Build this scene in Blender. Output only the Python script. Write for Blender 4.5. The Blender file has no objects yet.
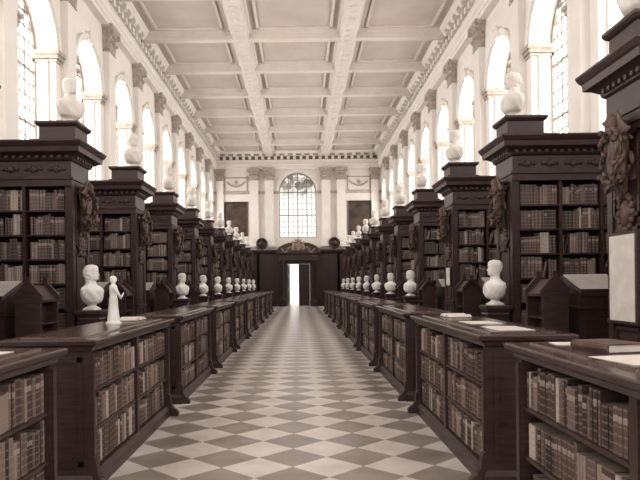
import bpy, math, random
from mathutils import Vector, Matrix
random.seed(7)
S=bpy.context.scene
try:
    S.view_settings.view_transform='Standard'
except Exception: pass
CX=-0.1; HW=6.1; CEIL=11.2; FAR=46.4; P=3.66

# ---------------------------------------------------------------- materials
def new_mat(name):
    m=bpy.data.materials.new(name); m.use_nodes=True
    nt=m.node_tree; b=nt.nodes['Principled BSDF']
    return m,nt,b
def noisy(name,c1,c2,scale=4,rough=.5,spec=.5,stretch=(1,1,1),bump=0,detail=4):
    m,nt,b=new_mat(name); N=nt.nodes.new
    tc=N('ShaderNodeTexCoord'); mp=N('ShaderNodeMapping'); mp.inputs['Scale'].default_value=stretch
    no=N('ShaderNodeTexNoise'); no.inputs['Scale'].default_value=scale; no.inputs['Detail'].default_value=detail
    cr=N('ShaderNodeValToRGB'); cr.color_ramp.elements[0].color=(*c1,1); cr.color_ramp.elements[1].color=(*c2,1)
    cr.color_ramp.elements[0].position=.3; cr.color_ramp.elements[1].position=.7
    L=nt.links.new
    L(tc.outputs['Object'],mp.inputs[0]); L(mp.outputs[0],no.inputs['Vector']); L(no.outputs['Fac'],cr.inputs[0])
    L(cr.outputs[0],b.inputs['Base Color']); b.inputs['Roughness'].default_value=rough
    b.inputs['Specular IOR Level'].default_value=spec
    if bump:
        bp=N('ShaderNodeBump'); bp.inputs['Strength'].default_value=bump; bp.inputs['Distance'].default_value=.01
        L(no.outputs['Fac'],bp.inputs['Height']); L(bp.outputs[0],b.inputs['Normal'])
    return m
M_wood=noisy('dark_oak',(.025,.0115,.0105),(.052,.026,.0225),6,.42,.45,(1,1,8),.1)
M_woodtop=noisy('polished_oak_top',(.045,.025,.021),(.09,.054,.045),3,.18,.6,(1,8,1))
M_carv=noisy('limewood_carving',(.055,.031,.026),(.15,.095,.075),12,.6,.3)
M_crest=noisy('gilded_crest',(.22,.155,.12),(.42,.33,.26),9,.5,.3)
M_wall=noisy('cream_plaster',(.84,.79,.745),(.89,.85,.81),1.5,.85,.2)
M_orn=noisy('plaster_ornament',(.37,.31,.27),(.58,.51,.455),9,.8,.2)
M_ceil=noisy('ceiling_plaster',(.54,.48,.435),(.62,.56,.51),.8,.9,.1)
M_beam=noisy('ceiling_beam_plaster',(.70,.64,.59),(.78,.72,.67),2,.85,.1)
M_marble=noisy('white_marble',(.80,.76,.72),(.88,.85,.81),5,.45,.4)
M_plast=noisy('bust_plaster',(.66,.61,.56),(.78,.73,.68),5,.7,.2)
M_paper=noisy('paper',(.60,.55,.50),(.70,.65,.60),8,.8,.1)
M_lead=noisy('window_leading',(.25,.22,.195),(.33,.29,.26),5,.6,.3)
M_paint=noisy('old_painting_canvas',(.02,.013,.011),(.12,.08,.06),1.6,.5,.3)
M_baize=noisy('desk_slope_leather',(.30,.26,.235),(.38,.34,.31),6,.6,.3)
m,nt,b=new_mat('daylit_glass'); M_glass=m
b.inputs['Base Color'].default_value=(.8,.8,.8,1)
b.inputs['Emission Color'].default_value=(1,.96,.915,1); b.inputs['Emission Strength'].default_value=8.5
m,nt,b=new_mat('daylit_stained_glass'); M_glass2=m
N=nt.nodes.new; L=nt.links.new
tc=N('ShaderNodeTexCoord'); vo=N('ShaderNodeTexVoronoi'); vo.inputs['Scale'].default_value=2.6
cr=N('ShaderNodeValToRGB'); cr.color_ramp.elements[0].color=(.10,.085,.075,1); cr.color_ramp.elements[1].color=(.9,.85,.78,1)
cr.color_ramp.elements[0].position=.25; cr.color_ramp.elements[1].position=.8
sep=N('ShaderNodeSeparateXYZ'); mr=N('ShaderNodeMapRange'); mr.inputs[1].default_value=7.9; mr.inputs[2].default_value=8.3; mr.inputs[3].default_value=0; mr.inputs[4].default_value=1
mx=N('ShaderNodeMix'); mx.data_type='RGBA'
L(tc.outputs['Object'],vo.inputs['Vector']); L(vo.outputs['Color'],cr.inputs[0]); L(tc.outputs['Object'],sep.inputs[0]); L(sep.outputs[2],mr.inputs[0])
L(mr.outputs[0],mx.inputs[0]); mx.inputs[6].default_value=(1,.97,.93,1); L(cr.outputs[0],mx.inputs[7]); L(mx.outputs[2],b.inputs['Emission Color'])
b.inputs['Base Color'].default_value=(.2,.2,.2,1)
b.inputs['Emission Strength'].default_value=1.1

# marble chequer floor
m,nt,b=new_mat('chequered_marble'); M_floor=m; N=nt.nodes.new; L=nt.links.new
tc=N('ShaderNodeTexCoord'); mp=N('ShaderNodeMapping'); mp.inputs['Rotation'].default_value=(0,0,math.pi/4); mp.inputs['Location'].default_value=(.06,.06,.13)
ck=N('ShaderNodeTexChecker'); TILE=.44; ck.inputs['Scale'].default_value=1/TILE
ck.inputs['Color1'].default_value=(0,0,0,1); ck.inputs['Color2'].default_value=(1,1,1,1)
no=N('ShaderNodeTexNoise'); no.inputs['Scale'].default_value=2.2; no.inputs['Detail'].default_value=6
r1=N('ShaderNodeValToRGB'); r1.color_ramp.elements[0].color=(.22,.18,.155,1); r1.color_ramp.elements[1].color=(.36,.31,.275,1)
r2=N('ShaderNodeValToRGB'); r2.color_ramp.elements[0].color=(.60,.54,.49,1); r2.color_ramp.elements[1].color=(.76,.705,.655,1)
for r in (r1,r2): r.color_ramp.elements[0].position=.3; r.color_ramp.elements[1].position=.7
mx=N('ShaderNodeMix'); mx.data_type='RGBA'
L(tc.outputs['Object'],mp.inputs[0]); L(mp.outputs[0],ck.inputs[0]); L(tc.outputs['Object'],no.inputs['Vector'])
L(no.outputs['Fac'],r1.inputs[0]); L(no.outputs['Fac'],r2.inputs[0]); L(ck.outputs['Color'],mx.inputs[0]); L(r1.outputs[0],mx.inputs[6]); L(r2.outputs[0],mx.inputs[7])
L(mx.outputs[2],b.inputs['Base Color']); b.inputs['Roughness'].default_value=.28; b.inputs['Specular IOR Level'].default_value=.6

# books : uv.x = tone, uv.y = height on spine (or -1 : page tops)
m,nt,b=new_mat('leather_book_spines'); M_book=m; N=nt.nodes.new; L=nt.links.new
uv=N('ShaderNodeUVMap'); uv.uv_map='UVMap'; sp=N('ShaderNodeSeparateXYZ'); L(uv.outputs[0],sp.inputs[0])
cr=N('ShaderNodeValToRGB'); cr.color_ramp.interpolation='CONSTANT'
tones=[(.035,.020,.017),(.07,.041,.035),(.11,.07,.058),(.05,.030,.026),(.15,.10,.083),(.085,.053,.044),(.19,.135,.11),(.12,.08,.066),(.25,.185,.155),(.065,.04,.033),(.42,.35,.30),(.10,.065,.054),(.04,.023,.02)]
e=cr.color_ramp.elements; e[0].color=(*tones[0],1); e[0].position=0; e[1].color=(*tones[1],1); e[1].position=1/len(tones)
for i in range(2,len(tones)):
    x=e.new(i/len(tones)); x.color=(*tones[i],1)
L(sp.outputs[0],cr.inputs[0])
def mth(op,a,b2=None):
    n=N('ShaderNodeMath'); n.operation=op
    for i,v in enumerate((a,b2)):
        if v is None: continue
        if isinstance(v,(int,float)): n.inputs[i].default_value=v
        else: L(v,n.inputs[i])
    return n.outputs[0]
band=mth('GREATER_THAN',mth('SINE',mth('MULTIPLY',sp.outputs[1],34)),.8)
lab=mth('MULTIPLY',mth('MULTIPLY',mth('GREATER_THAN',sp.outputs[1],.68),mth('LESS_THAN',sp.outputs[1],.82)),mth('GREATER_THAN',mth('FRACT',mth('MULTIPLY',sp.outputs[0],37.3)),.5))
mxa=N('ShaderNodeMix'); mxa.data_type='RGBA'; mxa.blend_type='MIX'
L(mth('MULTIPLY',band,.4),mxa.inputs[0]); L(cr.outputs[0],mxa.inputs[6]); mxa.inputs[7].default_value=(.30,.225,.18,1)
mxb=N('ShaderNodeMix'); mxb.data_type='RGBA'; L(mth('MULTIPLY',lab,.55),mxb.inputs[0]); L(mxa.outputs[2],mxb.inputs[6]); mxb.inputs[7].default_value=(.42,.34,.29,1)
mxc=N('ShaderNodeMix'); mxc.data_type='RGBA'; L(mth('LESS_THAN',sp.outputs[1],-.5),mxc.inputs[0]); L(mxb.outputs[2],mxc.inputs[6]); mxc.inputs[7].default_value=(.18,.145,.125,1)
L(mxc.outputs[2],b.inputs['Base Color']); b.inputs['Roughness'].default_value=.5

# ---------------------------------------------------------------- mesh builder
class MB:
    def __init__(s): s.v=[]; s.f=[]; s.m=[]; s.uv=[]; s.sm=[]; s.T=None
    def add(s,vs,fs,m=0,uvs=None,smooth=False):
        o=len(s.v)
        for p in vs: s.v.append(tuple(s.T@Vector(p)) if s.T else tuple(p))
        for i,f in enumerate(fs):
            s.f.append([o+k for k in f]); s.m.append(m); s.sm.append(smooth); s.uv.append(uvs[i] if uvs else None)
    def box(s,x0,x1,y0,y1,z0,z1,m=0):
        s.add([(x0,y0,z0),(x1,y0,z0),(x1,y1,z0),(x0,y1,z0),(x0,y0,z1),(x1,y0,z1),(x1,y1,z1),(x0,y1,z1)],
              [(0,3,2,1),(4,5,6,7),(0,1,5,4),(1,2,6,5),(2,3,7,6),(3,0,4,7)],m)
    def rl(s,x0,x1,y0,y1,lv,m=0):  # rectangular loft, lv=[(z,offset)]
        vs=[];fs=[]
        for z,o in lv: vs+=[(x0-o,y0-o,z),(x1+o,y0-o,z),(x1+o,y1+o,z),(x0-o,y1+o,z)]
        for i in range(len(lv)-1):
            for k in range(4):
                a=i*4+k; b2=i*4+(k+1)%4; fs.append((a,b2,b2+4,a+4))
        n=len(lv)-1; fs.append((3,2,1,0)); fs.append((n*4,n*4+1,n*4+2,n*4+3))
        s.add(vs,fs,m)
    def lathe(s,prof,cx=0,cy=0,seg=20,m=0,smooth=True):
        vs=[];fs=[]
        for r,z in prof:
            for k in range(seg):
                a=2*math.pi*k/seg; vs.append((cx+r*math.cos(a),cy+r*math.sin(a),z))
        for i in range(len(prof)-1):
            for k in range(seg):
                a=i*seg+k; b2=i*seg+(k+1)%seg; fs.append((a,b2,b2+seg,a+seg))
        s.add(vs,fs,m,None,smooth)
        s.add([vs[k] for k in range(seg)],[tuple(range(seg))[::-1]],m); s.add(vs[-seg:],[tuple(range(seg))],m)
    def prism(s,poly,fn,t0,t1,m=0): # poly 2D (a,b); fn(a,b,t)->xyz
        n=len(poly); vs=[fn(a,b2,t0) for a,b2 in poly]+[fn(a,b2,t1) for a,b2 in poly]
        fs=[tuple(range(n))[::-1],tuple(range(n,2*n))]+[(i,(i+1)%n,(i+1)%n+n,i+n) for i in range(n)]
        s.add(vs,fs,m)
    def ell(s,c,r,R=None,m=0,u=10,w=7):
        vs=[];fs=[]
        R=R or Matrix.Identity(3)
        for i in range(w+1):
            t=math.pi*i/w
            for k in range(u):
                a=2*math.pi*k/u
                p=R@Vector((r[0]*math.sin(t)*math.cos(a),r[1]*math.sin(t)*math.sin(a),r[2]*math.cos(t)))
                vs.append((c[0]+p.x,c[1]+p.y,c[2]+p.z))
        for i in range(w):
            for k in range(u): fs.append((i*u+k,i*u+(k+1)%u,(i+1)*u+(k+1)%u,(i+1)*u+k))
        s.add(vs,fs,m,None,True)
    def tube(s,pts,rad,m=0,seg=8):
        vs=[];fs=[]; n=len(pts); pv=[Vector(p) for p in pts]
        for i in range(n):
            d=(pv[min(i+1,n-1)]-pv[max(i-1,0)]).normalized()
            a=d.orthogonal().normalized(); a=(Vector((0,1,.01))-d*d.dot(Vector((0,1,.01)))).normalized() if abs(d.y)<.9 else a
            b2=d.cross(a); r=rad[i] if isinstance(rad,(list,tuple)) else rad
            for k in range(seg):
                t=2*math.pi*k/seg; q=pv[i]+a*r*math.cos(t)+b2*r*math.sin(t); vs.append(tuple(q))
        for i in range(n-1):
            for k in range(seg): fs.append((i*seg+k,i*seg+(k+1)%seg,(i+1)*seg+(k+1)%seg,(i+1)*seg+k))
        fs.append(tuple(range(seg))[::-1]); fs.append(tuple(range((n-1)*seg,n*seg)))
        s.add(vs,fs,m,None,True)
    def mesh(s,name,mats,fix=True):
        me=bpy.data.meshes.new(name); me.from_pydata(s.v,[],s.f)
        for m in mats: me.materials.append(m)
        me.polygons.foreach_set('material_index',s.m); me.polygons.foreach_set('use_smooth',s.sm)
        if any(u is not None for u in s.uv):
            l=me.uv_layers.new(name='UVMap'); data=[]
            for f,u in zip(s.f,s.uv):
                for k in range(len(f)): data+=list(u[k] if u else (0,0))
            l.data.foreach_set('uv',data)
        me.update()
        if fix:
            import bmesh
            bm=bmesh.new(); bm.from_mesh(me); bmesh.ops.recalc_face_normals(bm,faces=bm.faces); bm.to_mesh(me); bm.free()
        return me
def obj(name,me,loc=(0,0,0),rz=0,parent=None,scale=1):
    o=bpy.data.objects.new(name,me); S.collection.objects.link(o); o.location=loc; o.rotation_euler=(0,0,rz); o.scale=(scale,)*3
    if parent: o.parent=parent
    return o

# ---------------------------------------------------------------- books
def book(mb,fn,u,w,h,d,z,tone,lean=0,set_in=0):
    def Q(a,b2,c): # a along, b depth, c height
        return fn(u+a+c*math.sin(lean),b2+set_in,z+c*math.cos(lean)-(a*math.sin(lean) if lean>0 else (a-w)*math.sin(lean)))
    bl=min(.012,w*.25)
    vs=[Q(0,bl,0),Q(w/2,0,0),Q(w,bl,0),Q(0,bl,h),Q(w/2,0,h),Q(w,bl,h),Q(0,d,0),Q(w,d,0),Q(0,d,h),Q(w,d,h)]
    fs=[(0,1,4,3),(1,2,5,4),(2,7,9,5),(6,0,3,8),(3,4,5,9,8)]
    t=tone
    uv=[[(t,0),(t,0),(t,1),(t,1)],[(t,0),(t,0),(t,1),(t,1)],[(t,.5)]*4,[(t,.5)]*4,[(t,-1)]*5]
    mb.add(vs,fs,0,uv,False)
def row(mb,fn,W,H,D,z,rnd,dens=1,big=1):
    u=.004
    while u<W-.02:
        n=rnd.choice([1,1,2,2,3,4,6]); w=rnd.uniform(.020,.056)*big; h=H*rnd.uniform(.74,.96); t=rnd.random(); d=D*rnd.uniform(.8,.98)
        if rnd.random()>dens:
            g=rnd.uniform(.02,.07)
            if u+g+.1<W and rnd.random()<.7:
                a=rnd.uniform(.10,.25); ww=w; book(mb,fn,u,ww,h*.95,d,z,rnd.random()*.8,a,.02); u+=ww+h*math.sin(a)+.01
                continue
            u+=g; continue
        for i in range(n):
            ww=w*rnd.uniform(.92,1.08)
            if u+ww>W: return
            book(mb,fn,u,ww,h*rnd.uniform(.96,1),d,z,t if rnd.random()<.75 else rnd.random(),0,D*rnd.uniform(0,.05)); u+=ww+.001

# ---------------------------------------------------------------- tall bookcase (origin: aisle end, runs to +x)
LT=2.58; DT=.375; ZC=3.08
def tall_carcass():
    m=MB()
    m.rl(0,LT,-DT,DT,[(0,.05),(.16,.05),(.18,.035),(.22,.02),(.24,0),(.5,0)])
    m.box(0,.09,-DT,DT,.5,ZC); m.box(LT-.06,LT,-DT,DT,.5,ZC); m.box(.09,LT-.06,-.02,.02,.5,ZC)
    m.rl(0,LT,-DT,DT,[(.5,.03),(.54,.03),(.56,0)])
    cols=4; cw=(LT-.15)/cols
    for i in range(1,cols): m.box(.09+cw*i-.022,.09+cw*i+.022,-DT+.005,DT-.005,.5,ZC)
    rows=7; rh=(ZC-.56)/rows
    for r in range(1,rows): m.box(.09,LT-.06,-DT+.02,DT-.02,.56+rh*r-.013,.56+rh*r+.013)
    # entablature
    m.rl(0,LT,-DT,DT,[(ZC,0),(ZC,.025),(ZC+.09,.025),(ZC+.10,.045),(ZC+.13,.045),(ZC+.14,.015),(ZC+.36,.015),(ZC+.38,.05),(ZC+.42,.06),(ZC+.46,.12),(ZC+.48,.18),(ZC+.55,.19),(ZC+.57,.21),(ZC+.62,.235),(ZC+.64,.235),(ZC+.65,.1),(ZC+.67,.1)])
    # dentils
    x=.0
    while x<LT: 
        for sy in (-1,1): m.box(x,x+.05,sy*(DT+.06)-.03,sy*(DT+.06)+.03,ZC+.40,ZC+.45)
        x+=.11
    y=-DT
    while y<DT: m.box(-.09,-.03,y,y+.05,ZC+.40,ZC+.45); y+=.11
    # carved frieze swags
    x=.2
    while x<LT-.1:
        for sy in (-1,1):
            m.ell((x,sy*(DT+.02),ZC+.25),(.05,.02,.06),None,0,8,5)
            for t in (-.11,-.06,.06,.11): m.ell((x+t,sy*(DT+.02),ZC+.25-.6*(.012-t*t)+.0),(.028,.016,.03),None,0,6,4)
        x+=.34
    # top pedestal block
    m.rl(-.04,.50,-.27,.27,[(ZC+.66,.05),(ZC+.71,.05),(ZC+.73,.0),(ZC+.9,0),(ZC+.92,.03),(ZC+.95,.05),(ZC+.98,.05)])
    # aisle end: pilaster strips + panels
    for y0,y1 in ((-DT,-DT+.1),(DT-.1,DT)): m.box(-.025,0,y0,y1,.24,ZC)
    def panel(z0,z1):
        m.T=None
        for a,b2,c,d in ((-.24,.24,z0,z0+.03),(-.24,.24,z1-.03,z1),(-.24,-.21,z0,z1),(.21,.24,z0,z1)): m.box(-.03,0,a,b2,c,d)
        m.box(-.015,0,-.17,.17,z0+.07,z1-.07)
    panel(.62,1.15); panel(1.25,2.1); panel(2.2,3.0); m.box(-.04,0,-DT,DT,1.17,1.22)
    # small carved oval with leaf border on the end panel
    m.ell((-.03,0,2.24),(.035,.10,.13),None,1)
    for i in range(14):
        t=i*math.pi/7; m.ell((-.03,.13*math.cos(t),2.24+.165*math.sin(t)),(.03,.03,.035),None,1,6,4)
    return m.mesh('tall_bookcase_carcass',[M_wood,M_carv])
def tall_books(seed):
    rnd=random.Random(seed); m=MB(); cols=4; cw=(LT-.15)/cols; rows=7; rh=(ZC-.56)/rows
    for c in range(cols):
        x0=.09+cw*c+.024
        for r in range(rows):
            z=.56+rh*r+.0135
            for sy in (-1,1):
                fn=lambda a,b2,c2,x0=x0,sy=sy:(x0+a,sy*(DT-.035-b2),c2)
                row(m,fn,cw-.05,rh-.03,.29,z,rnd,.95,1.0 if r>2 else 1.25)
    return m.mesh('tall_bookcase_books',[M_book],False)
def carving():
    rnd=random.Random(3); m=MB()
    # shield
    m.prism([(-.11,.16),(0,.19),(.11,.16),(.12,.0),(.07,-.12),(0,-.19),(-.07,-.12),(-.12,0)],lambda a,b2,t:(t,a,b2),-.12,-.03)
    m.ell((-.12,0,0),(.04,.09,.14))
    m.ell((-.13,0,.27),(.07,.075,.09)) # cherub head over shield
    for sg in (-1,1):   # cherub wings
        for i in range(5):
            R=Matrix.Rotation(sg*(.5+i*.28),3,'X'); m.ell((-.11,sg*(.1+.02*i),.29-.03*i),(.02,.035,.12),R,0,8,5)
    for i in range(90):  # wreath of leaves, fruit and flowers
        t=rnd.uniform(0,2*math.pi); rr=rnd.uniform(.75,1.1)
        y=.2*math.cos(t)*rr; z=-.03+.3*math.sin(t)*rr
        R=Matrix.Rotation(t+rnd.uniform(-.7,.7),3,'X')@Matrix.Rotation(rnd.uniform(-.9,.9),3,'Z')
        if rnd.random()<.3: m.ell((-rnd.uniform(.08,.2),y,z),(.03,.03,.03),None,0,8,5)
        else: m.ell((-rnd.uniform(.04,.2),y,z),(.014,.028,.07),R,0,6,4)
    for i in range(10):  # short drop below
        z=-.33-.012*i; R=Matrix.Rotation(rnd.uniform(-1.2,1.2),3,'X'); m.ell((-rnd.uniform(.04,.1),rnd.uniform(-.06,.06)*(1-i/26),z),(.014,.022,.05),R,0,6,4)
    m.box(-.06,0,-.03,.03,-.38,.3)
    return m.mesh('limewood_carving',[M_carv])
TC=tall_carcass(); TB=[tall_books(s) for s in (11,12,13)]; CV=carving()

# ---------------------------------------------------------------- low bookcase (origin: aisle face, runs +x deep; y length)
LL=1.46; DL=.62; HL=1.19
def low_carcass():
    m=MB()
    m.rl(0,DL,-LL,LL,[(0,.03),(.09,.03),(.11,.015),(.13,0),(.14,0)])
    for y0 in (-LL,LL-.07): m.box(0,DL,y0,y0+.07,.14,HL-.1)
    m.box(0,DL,-.035,.035,.14,HL-.1); m.box(DL-.03,DL,-LL,LL,.14,HL-.1); m.box(.3,.32,-LL,LL,.14,HL-.1)
    m.rl(0,DL,-LL,LL,[(HL-.1,0),(HL-.09,.02),(HL-.06,.03),(HL-.045,.055),(HL-.04,.07),(HL-.012,.075),(HL-.005,.07)])
    m.rl(0,DL,-LL,LL,[(HL-.005,.066),(HL,.06)],1)
    m.rl(.07,DL-.07,-LL+.07,LL-.07,[(HL,.02),(HL+.012,.01),(HL+.014,0)],1)
    rh=(HL-.1-.14)/3
    for r in (1,2): m.box(.01,.3,-LL+.07,LL-.07,.14+rh*r-.012,.14+rh*r+.012)
    for y0 in (-LL,LL-.07,-.035):   # scroll foot brackets
        pts=[(0,0),(-.13,0),(-.135,.05),(-.10,.085),(-.07,.10),(-.045,.15),(-.04,.22),(-.03,.26),(0,.28)]
        if abs(y0)>.1: m.prism(pts,lambda a,b2,t:(a,t,b2),y0,y0+.07)
    for y0 in (-LL,LL-.07): m.box(-.022,0,y0+.008,y0+.062,.28,HL-.12)
    # panel on end faces
    for sy in (-1,1):
        for a,b2,c,d in ((.06,.56,.2,.24),(.06,.56,HL-.18,HL-.14),(.06,.1,.2,HL-.14),(.52,.56,.2,HL-.14)):
            m.box(a,b2,sy*LL-.012,sy*LL+.012,c,d)
    return m.mesh('low_bookcase_carcass',[M_wood,M_woodtop])
def low_books(seed):
    rnd=random.Random(seed); m=MB(); rh=(HL-.1-.14)/3
    for h in range(2):
        y0=(-LL+.072) if h==0 else .037
        for r in range(3):
            z=.14+rh*r+.0125
            row(m,lambda a,b2,c,y0=y0:(.02+b2,y0+a,c),LL-.11,rh-.028,.24,z,rnd,.985,(1.3,1.05,.9)[r])
    return m.mesh('low_bookcase_books',[M_book],False)
LC=low_carcass(); LB=[low_books(s) for s in (21,22,23,24)]

# ---------------------------------------------------------------- bust
def interp(keys,z):
    if z<=keys[0][0]: return keys[0][1:]
    for i in range(len(keys)-1):
        if z<=keys[i+1][0]:
            k0=keys[max(i-1,0)];k1=keys[i];k2=keys[i+1];k3=keys[min(i+2,len(keys)-1)]
            h=k2[0]-k1[0]; t=(z-k1[0])/h if h>0 else 0; out=[]
            for c in range(1,len(k1)):
                s1=(k2[c]-k0[c])/max(k2[0]-k0[0],1e-6)*h if i>0 else 0
                s2=(k3[c]-k1[c])/max(k3[0]-k1[0],1e-6)*h if i<len(keys)-2 else 0
                d=k2[c]-k1[c]
                s1=0 if s1*d<0 else max(-3*abs(d),min(3*abs(d),s1)); s2=0 if s2*d<0 else max(-3*abs(d),min(3*abs(d),s2))
                out.append((2*t**3-3*t*t+1)*k1[c]+(t**3-2*t*t+t)*s1+(-2*t**3+3*t*t)*k2[c]+(t**3-t*t)*s2)
            return out
    return keys[-1][1:]
def bust_mesh(name,mat,style):
    K=[(.0,.105,.105,.105),(.035,.105,.105,.105),(.045,.09,.09,.09),(.065,.062,.062,.062),(.085,.068,.068,.066),(.095,.10,.095,.085),(.115,.15,.125,.10),
       (.15,.175,.142,.112),(.20,.200,.15,.122),(.26,.218,.15,.128),(.305,.215,.14,.128),(.335,.19,.118,.118),(.362,.13,.09,.1),(.382,.088,.07,.09),(.41,.07,.062,.08),(.435,.066,.066,.077),
       (.447,.060,.096,.074),(.462,.067,.105,.078),(.485,.074,.106,.088),(.515,.080,.102,.102),(.55,.083,.100,.112),(.585,.086,.102,.117),(.615,.084,.099,.113),(.64,.075,.088,.10),(.66,.056,.066,.075),(.672,.033,.040,.045),(.677,.004,.004,.004)]
    zs=[]; z=0
    while z<.677:
        zs.append(z); z+= .012 if z<.37 else .0058
    zs.append(.677); seg=44; vs=[];fs=[]
    E=math.exp
    for z in zs:
        rx,f,bk=interp(K,z)
        for k in range(seg):
            th=2*math.pi*k/seg; a=th-math.pi/2
            a=(a+math.pi)%(2*math.pi)-math.pi; A=abs(a)
            x=rx*math.cos(th); y=(f if math.sin(th)>0 else bk)*math.sin(th)
            d=0
            if z>.43:
                t=(z-.512)/(.572-.512)
                g=(1-t)**.8 if 0<=t<=1 else (E(-((z-.512)/.006)**2) if t<0 else 0)
                d+=.03*g*E(-(a/.15)**2)
                d-=.013*E(-((A-.36)/.16)**2-((z-.568)/.012)**2)
                d+=.004*E(-((A-.36)/.09)**2-((z-.567)/.006)**2)
                d+=.006*E(-(a/.6)**2-((z-.586)/.008)**2)
                d+=.008*E(-(a/.24)**2-((z-.494)/.004)**2)+.007*E(-(a/.22)**2-((z-.481)/.005)**2)-.004*E(-(a/.3)**2-((z-.4875)/.002)**2)
                d+=.008*E(-(a/.28)**2-((z-.457)/.012)**2)
                d+=.017*E(-((A-1.62)/.11)**2-((z-.545)/.024)**2)
                hl=.615 if A<.8 else (.615-(A-.8)*.16 if A<1.35 else (.5 if A>1.9 else .575))
                if z>hl: d+=.006*min(1,(z-hl)/.012)*min(1,(.677-z)/.02)+.0022*math.sin(a*9+z*40)*math.sin(z*120+a*3)*(1 if z<.66 else .2)
            if style==1 and A>1.0:   # long curled hair
                w=min(1,(A-1.0)/.4)
                if .36<z<.62: 
                    q=max(0,math.sin((z-.36)/.26*math.pi))
                    d+=w*q*(.026+.003*math.sin(z*110+a*4)+.004*math.sin(a*9+z*50))
            if .12<z<.36: d+=(.007*math.sin(a*7+z*30)+.004*math.sin(a*13-z*50))*min(1,(z-.12)/.05)*min(1,(.36-z)/.04)
            x+=d*math.cos(th); y+=d*math.sin(th)
            if z<.036: # square socle
                c=max(abs(math.cos(th)),abs(math.sin(th))); x/=c*1.05; y/=c*1.05
            vs.append((x,y,z))
    n=len(zs)
    for i in range(n-1):
        for k in range(seg): fs.append((i*seg+k,i*seg+(k+1)%seg,(i+1)*seg+(k+1)%seg,(i+1)*seg+k))
    fs.append(tuple(range(seg))[::-1]); fs.append(tuple(range((n-1)*seg,n*seg)))
    m=MB(); m.add(vs,fs,0,None,True); return m.mesh(name,[mat])
BU=[bust_mesh('bust_a',M_marble,0),bust_mesh('bust_b',M_marble,1)]
BP=[bust_mesh('plaster_bust_a',M_plast,0),bust_mesh('plaster_bust_b',M_plast,1)]
def pedestal():
    m=MB()
    m.rl(-.13,.13,-.13,.13,[(0,.06),(.1,.06),(.12,.045),(.15,.03),(.17,0)])
    m.rl(-.13,.13,-.13,.13,[(.17,-.015),(1.08,.015),(1.10,.02),(1.12,.03),(1.14,.02),(1.18,.04),(1.2,.06),(1.24,.06),(1.25,.05)])
    for s in (-1,1):
        m.box(-.09,.09,s*.135-.01,s*.135+.01,.3,.95); m.box(s*.135-.01,s*.135+.01,-.09,.09,.3,.95)
    return m.mesh('bust_pedestal',[M_wood])
PD=pedestal()

# ---------------------------------------------------------------- room shell
def flat_arch(mb,tr,fn,u0,u1,z0,z1,uc,w,sill,spring,depth,m=0,n=20):
    a0=uc-w/2;a1=uc+w/2;r=w/2
    def q(*p): mb.add([fn(*x) for x in p],[tuple(range(len(p)))],m)
    def qt(*p): tr.add([fn(*x) for x in p],[tuple(range(len(p)))],m)
    q((u0,0,z0),(a0,0,z0),(a0,0,z1),(u0,0,z1)); q((a1,0,z0),(u1,0,z0),(u1,0,z1),(a1,0,z1))
    if sill>z0: q((a0,0,z0),(a1,0,z0),(a1,0,sill),(a0,0,sill))
    A=[(uc-r*math.cos(math.pi*i/n),spring+r*math.sin(math.pi*i/n)) for i in range(n+1)]
    for i in range(n):
        (p,s1),(p2,s2)=A[i],A[i+1]
        q((p,0,s1),(p2,0,s2),(p2,0,z1),(p,0,z1)); q((p,0,s1),(p2,0,s2),(p2,depth,s2),(p,depth,s1))
        for ra,rb,pr in ((1.0,1.09,.05),(1.09,1.17,.10)):
            P4=[]
            for (pp,ss) in (A[i],A[i+1]):
                du=pp-uc; dz=ss-spring
                P4.append([(uc+du*k,d,spring+dz*k) for k,d in ((ra,0),(ra,-pr),(rb,-pr),(rb,0))])
            for k in range(3): qt(P4[0][k],P4[1][k],P4[1][k+1],P4[0][k+1])
    q((a0,0,sill),(a0,0,spring),(a0,depth,spring),(a0,depth,sill)); q((a1,0,sill),(a1,0,spring),(a1,depth,spring),(a1,depth,sill)); q((a0,0,sill),(a1,0,sill),(a1,depth,sill),(a0,depth,sill))
    frl(tr,fn,uc-.13,uc+.13,[(spring+r*.97,-.03,.12),(spring+r*1.2,.03,.16),(spring+r*1.22,.05,.18),(spring+r*1.26,.05,.18)],0)
def fbox(mb,fn,u0,u1,d0,d1,z0,z1,m=0):
    c=[fn(u,d,z) for z in (z0,z1) for d in (d0,d1) for u in (u0,u1)]
    mb.add(c,[(0,1,3,2),(4,5,7,6),(0,1,5,4),(1,3,7,5),(3,2,6,7),(2,0,4,6)],m)
def frl(mb,fn,u0,u1,lv,m=0): # loft against wall: lv=[(z, side offset, projection)]
    vs=[];fs=[]
    for z,o,p in lv: vs+=[fn(u0-o,0,z),fn(u0-o,-p,z),fn(u1+o,-p,z),fn(u1+o,0,z)]
    for i in range(len(lv)-1):
        for k in range(3): fs.append((i*4+k,i*4+k+1,i*4+k+5,i*4+k+4))
    n=len(lv)-1; fs.append((0,1,2,3)); fs.append((n*4,n*4+1,n*4+2,n*4+3)); mb.add(vs,fs,m)
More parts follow.
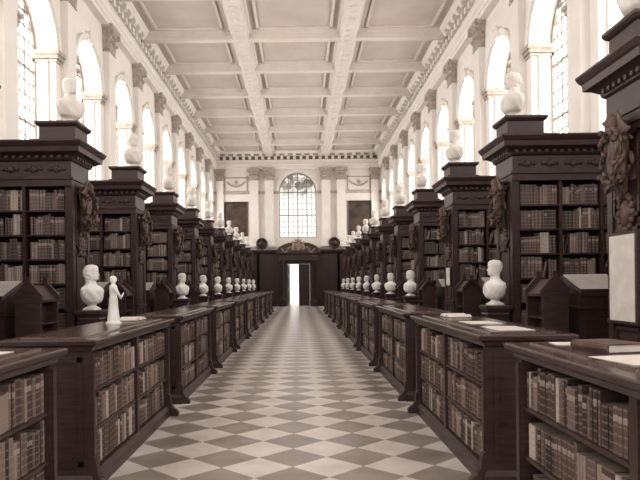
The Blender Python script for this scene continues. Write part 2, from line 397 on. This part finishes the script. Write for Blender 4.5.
def capital(mb,fn,uc,w,z,h,p,m=1):
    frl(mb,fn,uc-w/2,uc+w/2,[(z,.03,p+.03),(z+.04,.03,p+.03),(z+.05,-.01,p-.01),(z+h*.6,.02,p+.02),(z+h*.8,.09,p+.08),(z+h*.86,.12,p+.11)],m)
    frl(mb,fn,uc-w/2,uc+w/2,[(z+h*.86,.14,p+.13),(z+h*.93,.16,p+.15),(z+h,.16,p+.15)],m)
    for t,(zz,nl) in enumerate(((z+.06,4),(z+.06+h*.3,3))):
        for i in range(nl):
            u=uc-w/2+w*(i+.5)/nl; lw=w/nl*.42; lh=h*.34
            pts=[(0,0),(.03,0),(.05,lh*.7),(.12,lh*.95),(.12,lh*.8),(.135,lh),(.07,lh*1.1),(0,lh)]
            mb.prism(pts,lambda a,b2,tt,u=u,zz=zz:fn(u+tt,-(p+a-.01),zz+b2),-lw,lw,m)
        for s in (-1,1): # side leaves
            for dd in (.3,.75):
                lh=h*.34; pts=[(0,0),(.03,0),(.05,lh*.7),(.11,lh*.95),(.12,lh),(.07,lh*1.1),(0,lh)]
                mb.prism(pts,lambda a,b2,tt,zz=zz,s=s,dd=dd:fn(uc+s*(w/2+a-.01),-(p*dd+tt),zz+b2),-.04,.04,m)
    for s in (-1,1): # volutes
        cu=uc+s*(w/2+.06)
        mb.prism([(.08*math.cos(k*.785),.08*math.sin(k*.785)) for k in range(8)],lambda a,b2,t,cu=cu:fn(cu+a,-t,z+h*.76+b2),p-.02,p+.16,m)
def pilaster(mb,fn,uc,w,z0,z1,p,caph=.8):
    frl(mb,fn,uc-w/2,uc+w/2,[(z0,.08,p+.08),(z0+.15,.08,p+.08),(z0+.17,.05,p+.06),(z0+.22,.06,p+.06),(z0+.26,.02,p+.02),(z0+.3,0,p)],0)
    fbox(mb,fn,uc-w/2,uc+w/2,-p,0,z0+.3,z1-caph)
    capital(mb,fn,uc,w,z1-caph,caph,p)
YS=[7.94+P*k for k in range(-2,11)]   # window centres
Y0=YS[0]-P/2
fnL=lambda u,d,z:(CX-HW-d,u,z)
fnR=lambda u,d,z:(CX+HW+d,u,z)
WW=2.3; SILL=4.35; SPR=7.65; DEP=.6; ENT=9.95
def side_wall(name,tname,fn):
    mb=MB(); tr=MB()
    for i,y in enumerate(YS):
        flat_arch(mb,tr,fn,y-P/2,y+P/2,0,CEIL,y,WW,SILL,SPR,DEP)
        fbox(tr,fn,y-WW/2-.1,y+WW/2+.1,-.12,.02,SILL-.14,SILL)
        for a,b2 in ((y-P/2,y-WW/2),(y+WW/2,y+P/2)):
            for zz,pr,hh in ((SPR-.28,.05,.06),(SPR-.2,.08,.1),(SPR-.1,.13,.1)):
                u0=a; u1=b2
                if b2<y: u1=b2+pr
                else: u0=a-pr
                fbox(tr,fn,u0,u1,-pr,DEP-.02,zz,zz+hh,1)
        for s in (-1,1): 
            uu=y+s*(WW/2-.0); fbox(tr,fn,min(uu,uu-s*.06),max(uu,uu-s*.06),.18,.4,SILL,SPR-.28)
    for k in range(-2,11):
        if 9.77+P*k<FAR-.3: pilaster(tr,fn,9.77+P*(k),.62,4.0,ENT,.2,.85)
    obj(name,mb.mesh(name,[M_wall,M_orn],True)); obj(tname,tr.mesh(tname,[M_wall,M_orn],True))
side_wall('wall_left','trim_7',fnL); side_wall('wall_right','trim_8',fnR)

# entablature trims
prof=[(0,9.9),(.24,9.9),(.24,10.03),(.27,10.04),(.27,10.2),(.31,10.24),(.31,10.28),(.24,10.3),(.24,10.52),(.28,10.55),(.28,10.58),(.18,10.6),(.18,10.84),(.24,10.86),(.24,11.02),(.50,11.02),(.53,11.06),(.56,11.1),(.62,11.16),(.63,11.21),(0,11.21)]
def entab(name,mk,t0,t1):
    mb=MB(); mb.prism(prof,mk,t0,t1)
    mb.prism([(.1,10.6),(.187,10.6),(.187,10.84),(.1,10.84)],mk,t0,t1,2)  # dark strip painted as shade in the gaps behind the dentils
    mb.prism([(.1,10.87),(.247,10.87),(.247,11.015),(.1,11.015)],mk,t0,t1,1)  # darker plaster strip, shade painted in behind the modillions
    t=t0+.1
    while t<t1-.2:
        mb.prism([(.16,10.62),(.36,10.62),(.36,10.82),(.16,10.82)],mk,t,t+.2,0)
        t+=.46
    t=t0+.1
    while t<t1-.2:
        mb.prism([(.22,10.88),(.40,10.87),(.49,10.93),(.50,11.02),(.22,11.02)],mk,t,t+.24,0); t+=.61
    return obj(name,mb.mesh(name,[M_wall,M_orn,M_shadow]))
M_shadow=noisy('cornice_gap_shade',(.16,.115,.09),(.24,.18,.145),6,.7,.2)  # dark colour standing in for shade between dentils
entab('trim_1',lambda a,b2,t:(CX-HW+a,t,b2),Y0,FAR)
entab('trim_2',lambda a,b2,t:(CX+HW-a,t,b2),Y0,FAR)
entab('trim_3',lambda a,b2,t:(t,FAR-a,b2),CX-HW+.2,CX+HW-.2)

# wainscot behind cases
for nm,sx in (('trim_4',-1),('trim_5',1)):
    mb=MB(); x0=CX+sx*(HW-.03); mb.box(min(x0,x0+sx*.02),max(x0,x0+sx*.02),Y0,FAR-.2,0,3.2)
    obj(nm,mb.mesh(nm,[M_wood]))
# floor & ceiling
mb=MB(); mb.box(CX-HW-.1,CX+HW+.1,Y0,FAR+3,-.1,0); obj('floor',mb.mesh('floor',[M_floor]))
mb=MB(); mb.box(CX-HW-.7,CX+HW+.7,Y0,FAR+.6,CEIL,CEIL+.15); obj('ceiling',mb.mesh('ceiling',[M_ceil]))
# ceiling beams
mb=MB(); BX=2.03
def beam(x0,x1,y0,y1,d):
    mb.rl(x0,x1,y0,y1,[(CEIL-d,-.07),(CEIL-d+.03,-.03),(CEIL-d+.08,-.03),(CEIL-.1,0),(CEIL-.08,.06),(CEIL-.05,.07),(CEIL,.1)])
for k in range(-3,10):
    y=9.77+P*k; beam(CX-HW+.3,CX+HW-.3,y-.2,y+.2,.32)
for s in (-1,1):
    beam(CX+s*BX-.32,CX+s*BX+.32,Y0,FAR-.3,.36)
    y=12
    while y<FAR-.6:
        mb.ell((CX+s*BX,y,CEIL-.36),(.16,.16,.03),None,0,10,4); y+=.52
xs=[(CX-HW+.63,CX-BX-.34),(CX-BX+.34,CX+BX-.34),(CX+BX+.34,CX+HW-.63)]
for k in range(-3,10):
    ya=9.77+P*k+.24; yb=ya+P-.48
    if yb>FAR: yb=FAR-.63
    for xa,xb in xs:
        a,b2,c,d=xa+.28,xb-.28,ya+.28,yb-.28
        for r in ((a,b2,c,c+.09),(a,b2,d-.09,d),(a,a+.09,c,d),(b2-.09,b2,c,d)): mb.box(*r,CEIL-.07,CEIL+.01)
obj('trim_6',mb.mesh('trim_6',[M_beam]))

# windows
def window_mesh(name,w,sill,spring,glass,nv=4,hz=.34,n=20):
    m=MB(); r=w/2
    pts=[(-r,sill)]+[(-r*math.cos(math.pi*i/n),spring+r*math.sin(math.pi*i/n)) for i in range(n+1)]+[(r,sill)]
    m.add([(a,.05,b2) for a,b2 in pts],[tuple(range(len(pts)))],0)
    top=lambda u:spring+math.sqrt(max(0,r*r-u*u))
    for i in range(1,nv*2):
        u=-r+w*i/(nv*2); t=.03 if i%2==0 else .013
        m.box(u-t,u+t,-.0,.045,sill,top(u),1)
    z=sill+hz; i=1
    while z<spring+r-.1:
        hw=r if z<spring else math.sqrt(max(0,r*r-(z-spring)**2)); t=.03 if i%4==0 else .013
        m.box(-hw,hw,-.0,.045,z-t,z+t,1); z+=hz; i+=1
    for s in (-1,1): m.box(s*r-.05,s*r+.05,-.03,.05,sill,spring,1)
    m.box(-r,r,-.04,.05,sill,sill+.08,1)
    for i in range(n):
        a0=math.pi*i/n;a1=math.pi*(i+1)/n; q=[]
        for aa in (a0,a1):
            for rr in (r-.07,r+.02): q.append((-rr*math.cos(aa),spring+rr*math.sin(aa)))
        m.prism([q[0],q[1],q[3],q[2]],lambda a,b2,t:(a,t,b2),-.03,.05,1)
    return m.mesh(name,[glass,M_lead],False)
WM=window_mesh('arched_window',WW,SILL,SPR,M_glass)
wn=1
for sx,rz in ((-1,math.pi/2),(1,-math.pi/2)):
    for y in YS:
        obj('window_%d'%wn,WM,(CX+sx*(HW+DEP-.06),y,0),rz); wn+=1

# ---------------------------------------------------------------- far wall
fnF=lambda u,d,z:(u,FAR+d,z)
mb=MB(); tr=MB()
FZ=4.2
DW=.82
fbox(mb,fnF,CX-HW,CX-DW,0,.3,0,FZ); fbox(mb,fnF,CX+DW,CX+HW,0,.3,0,FZ); fbox(mb,fnF,CX-DW,CX+DW,0,.3,3.05,FZ)
FWW=2.7; FS=4.95; FSP=8.35
flat_arch(mb,tr,fnF,CX-HW,CX+HW,FZ,CEIL,CX,FWW,FS,FSP,.5)
for s in (-1,1):
    for u in (2.05,3.15): pilaster(tr,fnF,CX+s*u,.62,4.3,9.95,.3,.85)
    pilaster(tr,fnF,CX+s*5.6,.5,4.3,9.95,.2,.85)
    u=CX+s*4.45
    for a,b2,c,d in ((-.85,.85,8.3,8.38),(-.85,.85,9.3,9.38),(-.85,-.77,8.3,9.38),(.77,.85,8.3,9.38)): fbox(tr,fnF,u+a,u+b2,-.06,0,c,d,1)
    for i in range(13):
        t=(i-6)/6; tr.ell((u+t*.6,FAR-.06,8.7+.28*t*t),(.06,.05,.08),None,1,8,5)
    tr.ell((u,FAR-.08,9.0),(.12,.07,.15),None,1)
for a,b2 in ((-HW+.02,-FWW/2-.0),(FWW/2,HW-.02)):
    fbox(tr,fnF,CX+a,CX+b2,-.1,0,FSP-.2,FSP,1)
fbox(tr,fnF,CX-HW+.02,CX+HW-.02,-.16,0,4.2,4.34)
obj('wall_far',mb.mesh('wall_far',[M_wall,M_orn])); obj('trim_9',tr.mesh('trim_9',[M_wall,M_orn]))
obj('window_%d'%wn,window_mesh('end_window',FWW,FS,FSP,M_glass2,4,.42),(CX,FAR+.42,0),0)

# wood panelling (screen) of the far end
mb=MB(); yf=FAR-.22; XE=HW-.22
for a,b2 in ((-XE,-DW),(DW,XE)): mb.box(CX+a,CX+b2,yf,FAR-.01,0,3.95)
mb.box(CX-DW,CX+DW,yf,FAR-.01,3.05,3.95)
for s in (-1,1):
    mb.rl(min(CX+s*1.65,CX+s*XE),max(CX+s*1.65,CX+s*XE),yf-.03,FAR-.16,[(3.75,0),(3.8,.03),(3.9,.1),(3.98,.14),(4.05,.14),(4.08,.1)])
    for i in range(3):
        u=CX+s*(2.25+i*1.3)
        for z0,z1 in ((.25,1.1),(1.25,3.6)):
            mb.rl(u-.5,u+.5,yf-.03,yf+.01,[(z0,0),(z1,0)]); mb.box(u-.4,u+.4,yf-.06,yf,z0+.1,z1-.1)
        for e in (-.65,.65): mb.box(u+e-.05,u+e+.05,yf-.07,yf,0,3.75)
    u=CX+s*1.15
    mb.rl(u-.2,u+.2,yf-.42,yf-.02,[(0,.04),(.5,.04),(.53,0)])
    mb.lathe([(.17,.53),(.17,.6),(.13,.64),(.13,.7),(.105,3.0),(.12,3.02),(.12,3.06),(.17,3.2),(.19,3.25)],u,yf-.22,16)
    mb.box(u-.2,u+.2,yf-.42,yf,3.25,3.3)
mb.rl(CX-1.38,CX+1.38,yf-.42,yf,[(3.3,0),(3.45,0),(3.47,.02),(3.68,.02),(3.72,.06),(3.8,.12),(3.86,.12)])
n=14; pts=[(-1.5,3.86)]+[(1.5*-math.cos(math.pi*i/n),3.9+.62*math.sin(math.pi*i/n)) for i in range(n+1)]+[(1.5,3.86)]
mb.prism(pts,lambda a,b2,t:(CX+a,t,b2),yf-.5,yf)
pts=[(p[0]*.85,3.9+(p[1]-3.9)*.78) for p in pts]
mb.prism(pts,lambda a,b2,t:(CX+a,t,b2),yf-.53,yf-.1,1)
rr=random.Random(5)
for i in range(30):
    t=math.pi*(i+.5)/30; mb.ell((CX-1.5*math.cos(t),yf-.3,3.9+.66*math.sin(t)),(.1,.1,.06+.03*rr.random()),None,1,8,5)
# carved and gilded arms in the pediment : shield, crown, supporters, mantling
mb.prism([(-.2,.25),(0,.3),(.2,.25),(.22,0),(.12,-.2),(0,-.3),(-.12,-.2),(-.22,0)],lambda a,b2,t:(CX+a,t,4.25+b2),yf-.66,yf-.5,2)
mb.ell((CX,yf-.58,4.66),(.2,.12,.16),None,2)
mb.prism([(-.22,4.6),(.22,4.6),(.26,4.85),(.13,4.74),(0,4.9),(-.13,4.74),(-.26,4.85)],lambda a,b2,t:(CX+a,t,b2),yf-.64,yf-.54,2)
for s in (-1,1):
    mb.tube([(CX+s*.28,yf-.6,4.0),(CX+s*.36,yf-.6,4.25),(CX+s*.3,yf-.6,4.5),(CX+s*.42,yf-.6,4.66)],[.09,.12,.1,.06],2)
    for i in range(9): mb.ell((CX+s*(.45+.09*i),yf-.58,4.1+.16*math.sin(i*.9)-.015*i),(.07,.05,.06),None,2,8,5)
obj('carved_oak_screen',mb.mesh('carved_oak_screen',[M_wood,M_carv,M_crest]))
# doors
mb=MB()
def leaf(mb):
    mb.box(0,.8,-.03,.03,0.01,3.04)
    for z0,z1 in ((.2,1.2),(1.35,2.1),(2.25,2.9)):
        mb.box(.12,.68,-.05,.05,z0,z1); mb.box(.2,.6,-.065,.065,z0+.08,z1-.08)
    mb.ell((.72,-.08,1.25),(.03,.03,.03))
leaf(mb); DL_=mb.mesh('door_leaf',[M_wood])
obj('door_1',DL_,(CX+.01,FAR+.1,0),0)
obj('door_2',DL_,(CX-.79,FAR+.2,0),math.radians(80))
# round medallions
for s in (-1,1):
    m=MB(); prof2=[(.36,0),(.42,.04),(.42,.1),(.36,.14),(.33,.09),(.02,.09)]
    m.T=Matrix.Rotation(math.pi/2,4,'X'); m.lathe(prof2,0,0,28,0)
    m.ell((0,0,.1),(.2,.24,.1)); m.T=None
    m.box(-.1,.1,-.08,.0,-.44,-.38)
    obj('round_carved_medallion',m.mesh('round_medallion',[M_wood]),(CX+s*2.6,FAR-.38,4.52))
# paintings
for s in (-1,1):
    m=MB(); m.T=Matrix.Rotation(math.pi/2,4,'X')
    m.rl(-.85,.85,-1.25,1.25,[(0,0),(.06,0),(.09,-.04),(.05,-.12),(.05,-.13)],0)
    m.T=None; m.box(-.73,.73,-.062,-.05,-1.13,1.13,1)
    obj('framed_portrait',m.mesh('framed_portrait',[M_wood,M_paint]),(CX+s*4.45,FAR-.01,6.35))

# ---------------------------------------------------------------- place furniture
def empty(name,loc,rz):
    e=bpy.data.objects.new(name,None); S.collection.objects.link(e); e.location=loc; e.rotation_euler=(0,0,rz); e.empty_display_size=.3; return e
XT=3.25
for k in range(-1,10):
    y=9.775+P*k
    for sx in (-1,1):
        rz=0 if sx>0 else math.pi
        e=empty('tall_bookcase',(CX+sx*XT,y,0),rz)
        obj('carcass',TC,parent=e); obj('books',TB[(k+sx)%3],parent=e); obj('limewood_carving_drop',CV,(-.02,0,2.82),0,e)
        face=math.pi/2 if sx>0 else -math.pi/2     # looking into the aisle
        obj('plaster_bust',BP[(k+(sx>0))%2],(CX+sx*(XT+.13),y,ZC+.98),face+sx*random.uniform(.1,.9),scale=1.08)
        if k>=0 and k!=1:
            yy=y-.25
            obj('bust_pedestal',PD,(CX+sx*3.0,yy,0),0)
            turn=.22 if k==0 else random.uniform(.1,.8)
            obj('marble_bust',BU[(k//2+(sx<0))%2],(CX+sx*3.0,yy,1.25),face+sx*turn,scale=1.0)
for j in range(-1,9):
    y=6.44+P*j
    for sx in (-1,1):
        e=empty('low_bookcase',(CX+sx*1.54,y,0),0 if sx>0 else math.pi)
        obj('carcass',LC,parent=e); obj('books',LB[(j*2+(sx>0))%4],parent=e)

# reading desks and gabled book stands
def stand():
    m=MB()
    m.rl(-.15,.15,-.28,.28,[(0,.03),(.1,.03),(.12,0)])
    for y in (-.28,.24):
        m.prism([(-.15,.1),(.15,.1),(.15,1.42),(.17,1.44),(.17,1.5),(.03,1.66),(.03,1.72),(-.03,1.72),(-.03,1.66),(-.17,1.5),(-.17,1.44),(-.15,1.42)],lambda a,b2,t:(a,t,b2),y,y+.04)
    for z in (.12,.5,.85,1.15): m.box(-.14,.14,-.26,.26,z,z+.025)
    m.box(-.015,.015,-.26,.26,.1,1.5)
    for s in (-1,1): m.prism([(s*.15,1.42),(s*.15,1.45),(0,1.62),(0,1.58)],lambda a,b2,t:(a,t,b2),-.28,.28)
    return m.mesh('gabled_book_stand',[M_wood])
def desk():
    m=MB()
    m.rl(-.30,.30,-.28,.28,[(0,.03),(.12,.03),(.14,0),(1.25,0),(1.27,.03),(1.3,.03)])
    m.prism([(-.30,1.3),(.30,1.3),(.30,1.64),(.26,1.66),(-.30,1.46)],lambda a,b2,t:(t,a,b2),-.30,.30)
    m.prism([(-.31,1.465),(.26,1.665),(.255,1.68),(-.315,1.48)],lambda a,b2,t:(t,a,b2),-.27,.27,1)
    m.box(-.30,.30,-.33,-.3,1.42,1.50)
    for z0,z1 in ((.25,.65),(.72,1.15)): m.box(-.24,.24,-.295,-.27,z0,z1)
    return m.mesh('sloping_reading_desk',[M_wood,M_baize])
SM=stand(); DM=desk()
for k in range(0,10):
    y=7.94+P*(k-0)-.15
    for sx in (-1,1):
        obj('gabled_book_stand',SM,(CX+sx*3.1,y,0)); obj('sloping_reading_desk',DM,(CX+sx*3.68,y,0))

# statuette on left low case
m=MB(); ks=[(0,.09,.08),(.02,.09,.08),(.025,.07,.06),(.06,.068,.058),(.18,.05,.045),(.26,.055,.04),(.31,.042,.034),(.37,.066,.038),(.40,.06,.034),(.415,.024,.022),(.43,.02,.02),(.44,.026,.03),(.465,.033,.036),(.49,.03,.033),(.505,.014,.016),(.508,.002,.002)]
vs=[];fs=[];seg=24
zz=[i*.006 for i in range(84)]+[.508]
for z in zz:
    a,b2=interp([(k[0],k[1],k[2]) for k in ks],z)
    for k in range(seg):
        t=2*math.pi*k/seg; f=1+(.09*math.sin(t*6+z*9) if .03<z<.3 else 0); 
        nose=.008*math.exp(-((t-math.pi/2)/.25)**2-((z-.46)/.008)**2); vs.append((a*f*math.cos(t),(b2*f+nose)*math.sin(t),z))
for i in range(len(zz)-1):
    for k in range(seg): fs.append((i*seg+k,i*seg+(k+1)%seg,(i+1)*seg+(k+1)%seg,(i+1)*seg+k))
m.add(vs,fs,0,None,True)
m.tube([(.06,0,.385),(.1,.01,.33),(.09,.05,.27),(.05,.08,.3)],[.02,.017,.014,.012]); m.tube([(-.06,0,.385),(-.115,.01,.32),(-.1,.03,.25),(-.08,.05,.22)],[.02,.017,.014,.011])
for i in range(4): m.tube([(.05,.08,.3),(.045-.006*i,.095,.31+.004*i),(.04-.007*i,.10,.325)],.004,0,5); m.tube([(-.08,.05,.22),(-.078+.007*i,.055,.205),(-.075+.006*i,.05,.19)],.004,0,5)
obj('marble_statuette',m.mesh('marble_statuette',[M_marble]),(CX-1.54-.33,6.75,HL+.014),-math.pi/2+.6)

# papers, books, notices
def flat_paper(name,x,y,z,w,d,rz):
    m=MB(); m.box(-w/2,w/2,-d/2,d/2,0,.004); obj(name,m.mesh(name,[M_paper]),(x,y,z),rz)
zt=HL+.0145
flat_paper('paper_sheet',1.44+.22,3.15,zt,.3,.36,.15); flat_paper('paper_sheet',1.44+.3,4.0,zt,.32,.18,-.1)
flat_paper('paper_sheet',-1.64-.28,3.75,zt,.3,.36,-.1)
flat_paper('paper_sheet',1.44+.3,6.2,zt,.3,.42,.05); flat_paper('paper_sheet',1.44+.3,5.4,zt,.3,.5,0)
def closed_book(x,y,z,rz,w=.22,d=.3,h=.05):
    m=MB(); m.box(-w/2,w/2,-d/2,d/2,0,.006); m.box(-w/2,w/2,-d/2,d/2,h-.006,h); m.box(-w/2+.006,w/2-.008,-d/2+.008,d/2-.008,.006,h-.006,1)
    m.prism([(0,0),(-.012,.01),(-.016,h/2),(-.012,h-.01),(0,h)],lambda a,b2,t:(-w/2+a+.004,t,b2),-d/2,d/2)
    obj('closed_book',m.mesh('closed_book',[M_carv,M_paper]),(x,y,z),rz)
closed_book(1.44+.3,3.62,zt,.2,.24,.32,.05)
def open_book(x,y,z,rz):
    m=MB()
    for s in (-1,1):
        pts=[(0,0.004),(s*.05,.03),(s*.12,.035),(s*.19,.012),(s*.19,.004)]
        m.prism(pts,lambda a,b2,t:(a,t,b2),-.13,.13,1)
    m.box(-.2,.2,-.14,.14,0,.005); obj('open_book',m.mesh('open_book',[M_carv,M_paper]),(x,y,z),rz)
open_book(-1.64-.33,7.4,zt,1.5); open_book(1.44+.33,7.3,zt,1.6)
# framed notice on the end of the nearest right case
m=MB(); m.box(-.03,0,-.27,.27,-.44,.44,0); m.box(-.036,-.028,-.235,.235,-.41,.41,1)
obj('framed_notice',m.mesh('framed_notice',[M_wood,M_paper]),(CX+XT-.04,6.12,1.62))
m=MB(); m.box(-.03,0,-.17,.17,-.2,.2,0); m.box(-.036,-.028,-.15,.15,-.18,.18,1)
obj('framed_notice',m.mesh('small_notice',[M_wood,M_paper]),(CX+XT-.04,13.3,1.72))

# ---------------------------------------------------------------- light
w=bpy.data.worlds.new('sky'); S.world=w; w.use_nodes=True
bg=w.node_tree.nodes['Background']; bg.inputs[0].default_value=(1,.95,.90,1); bg.inputs[1].default_value=1.6

cam=bpy.data.cameras.new('camera'); co=bpy.data.objects.new('camera',cam); S.collection.objects.link(co)
co.location=(0,0,1.6); co.rotation_euler=(math.pi/2,.012,0)
cam.sensor_width=36; cam.lens=36; cam.shift_x=20/640; cam.shift_y=44/640; cam.clip_end=200
S.camera=co
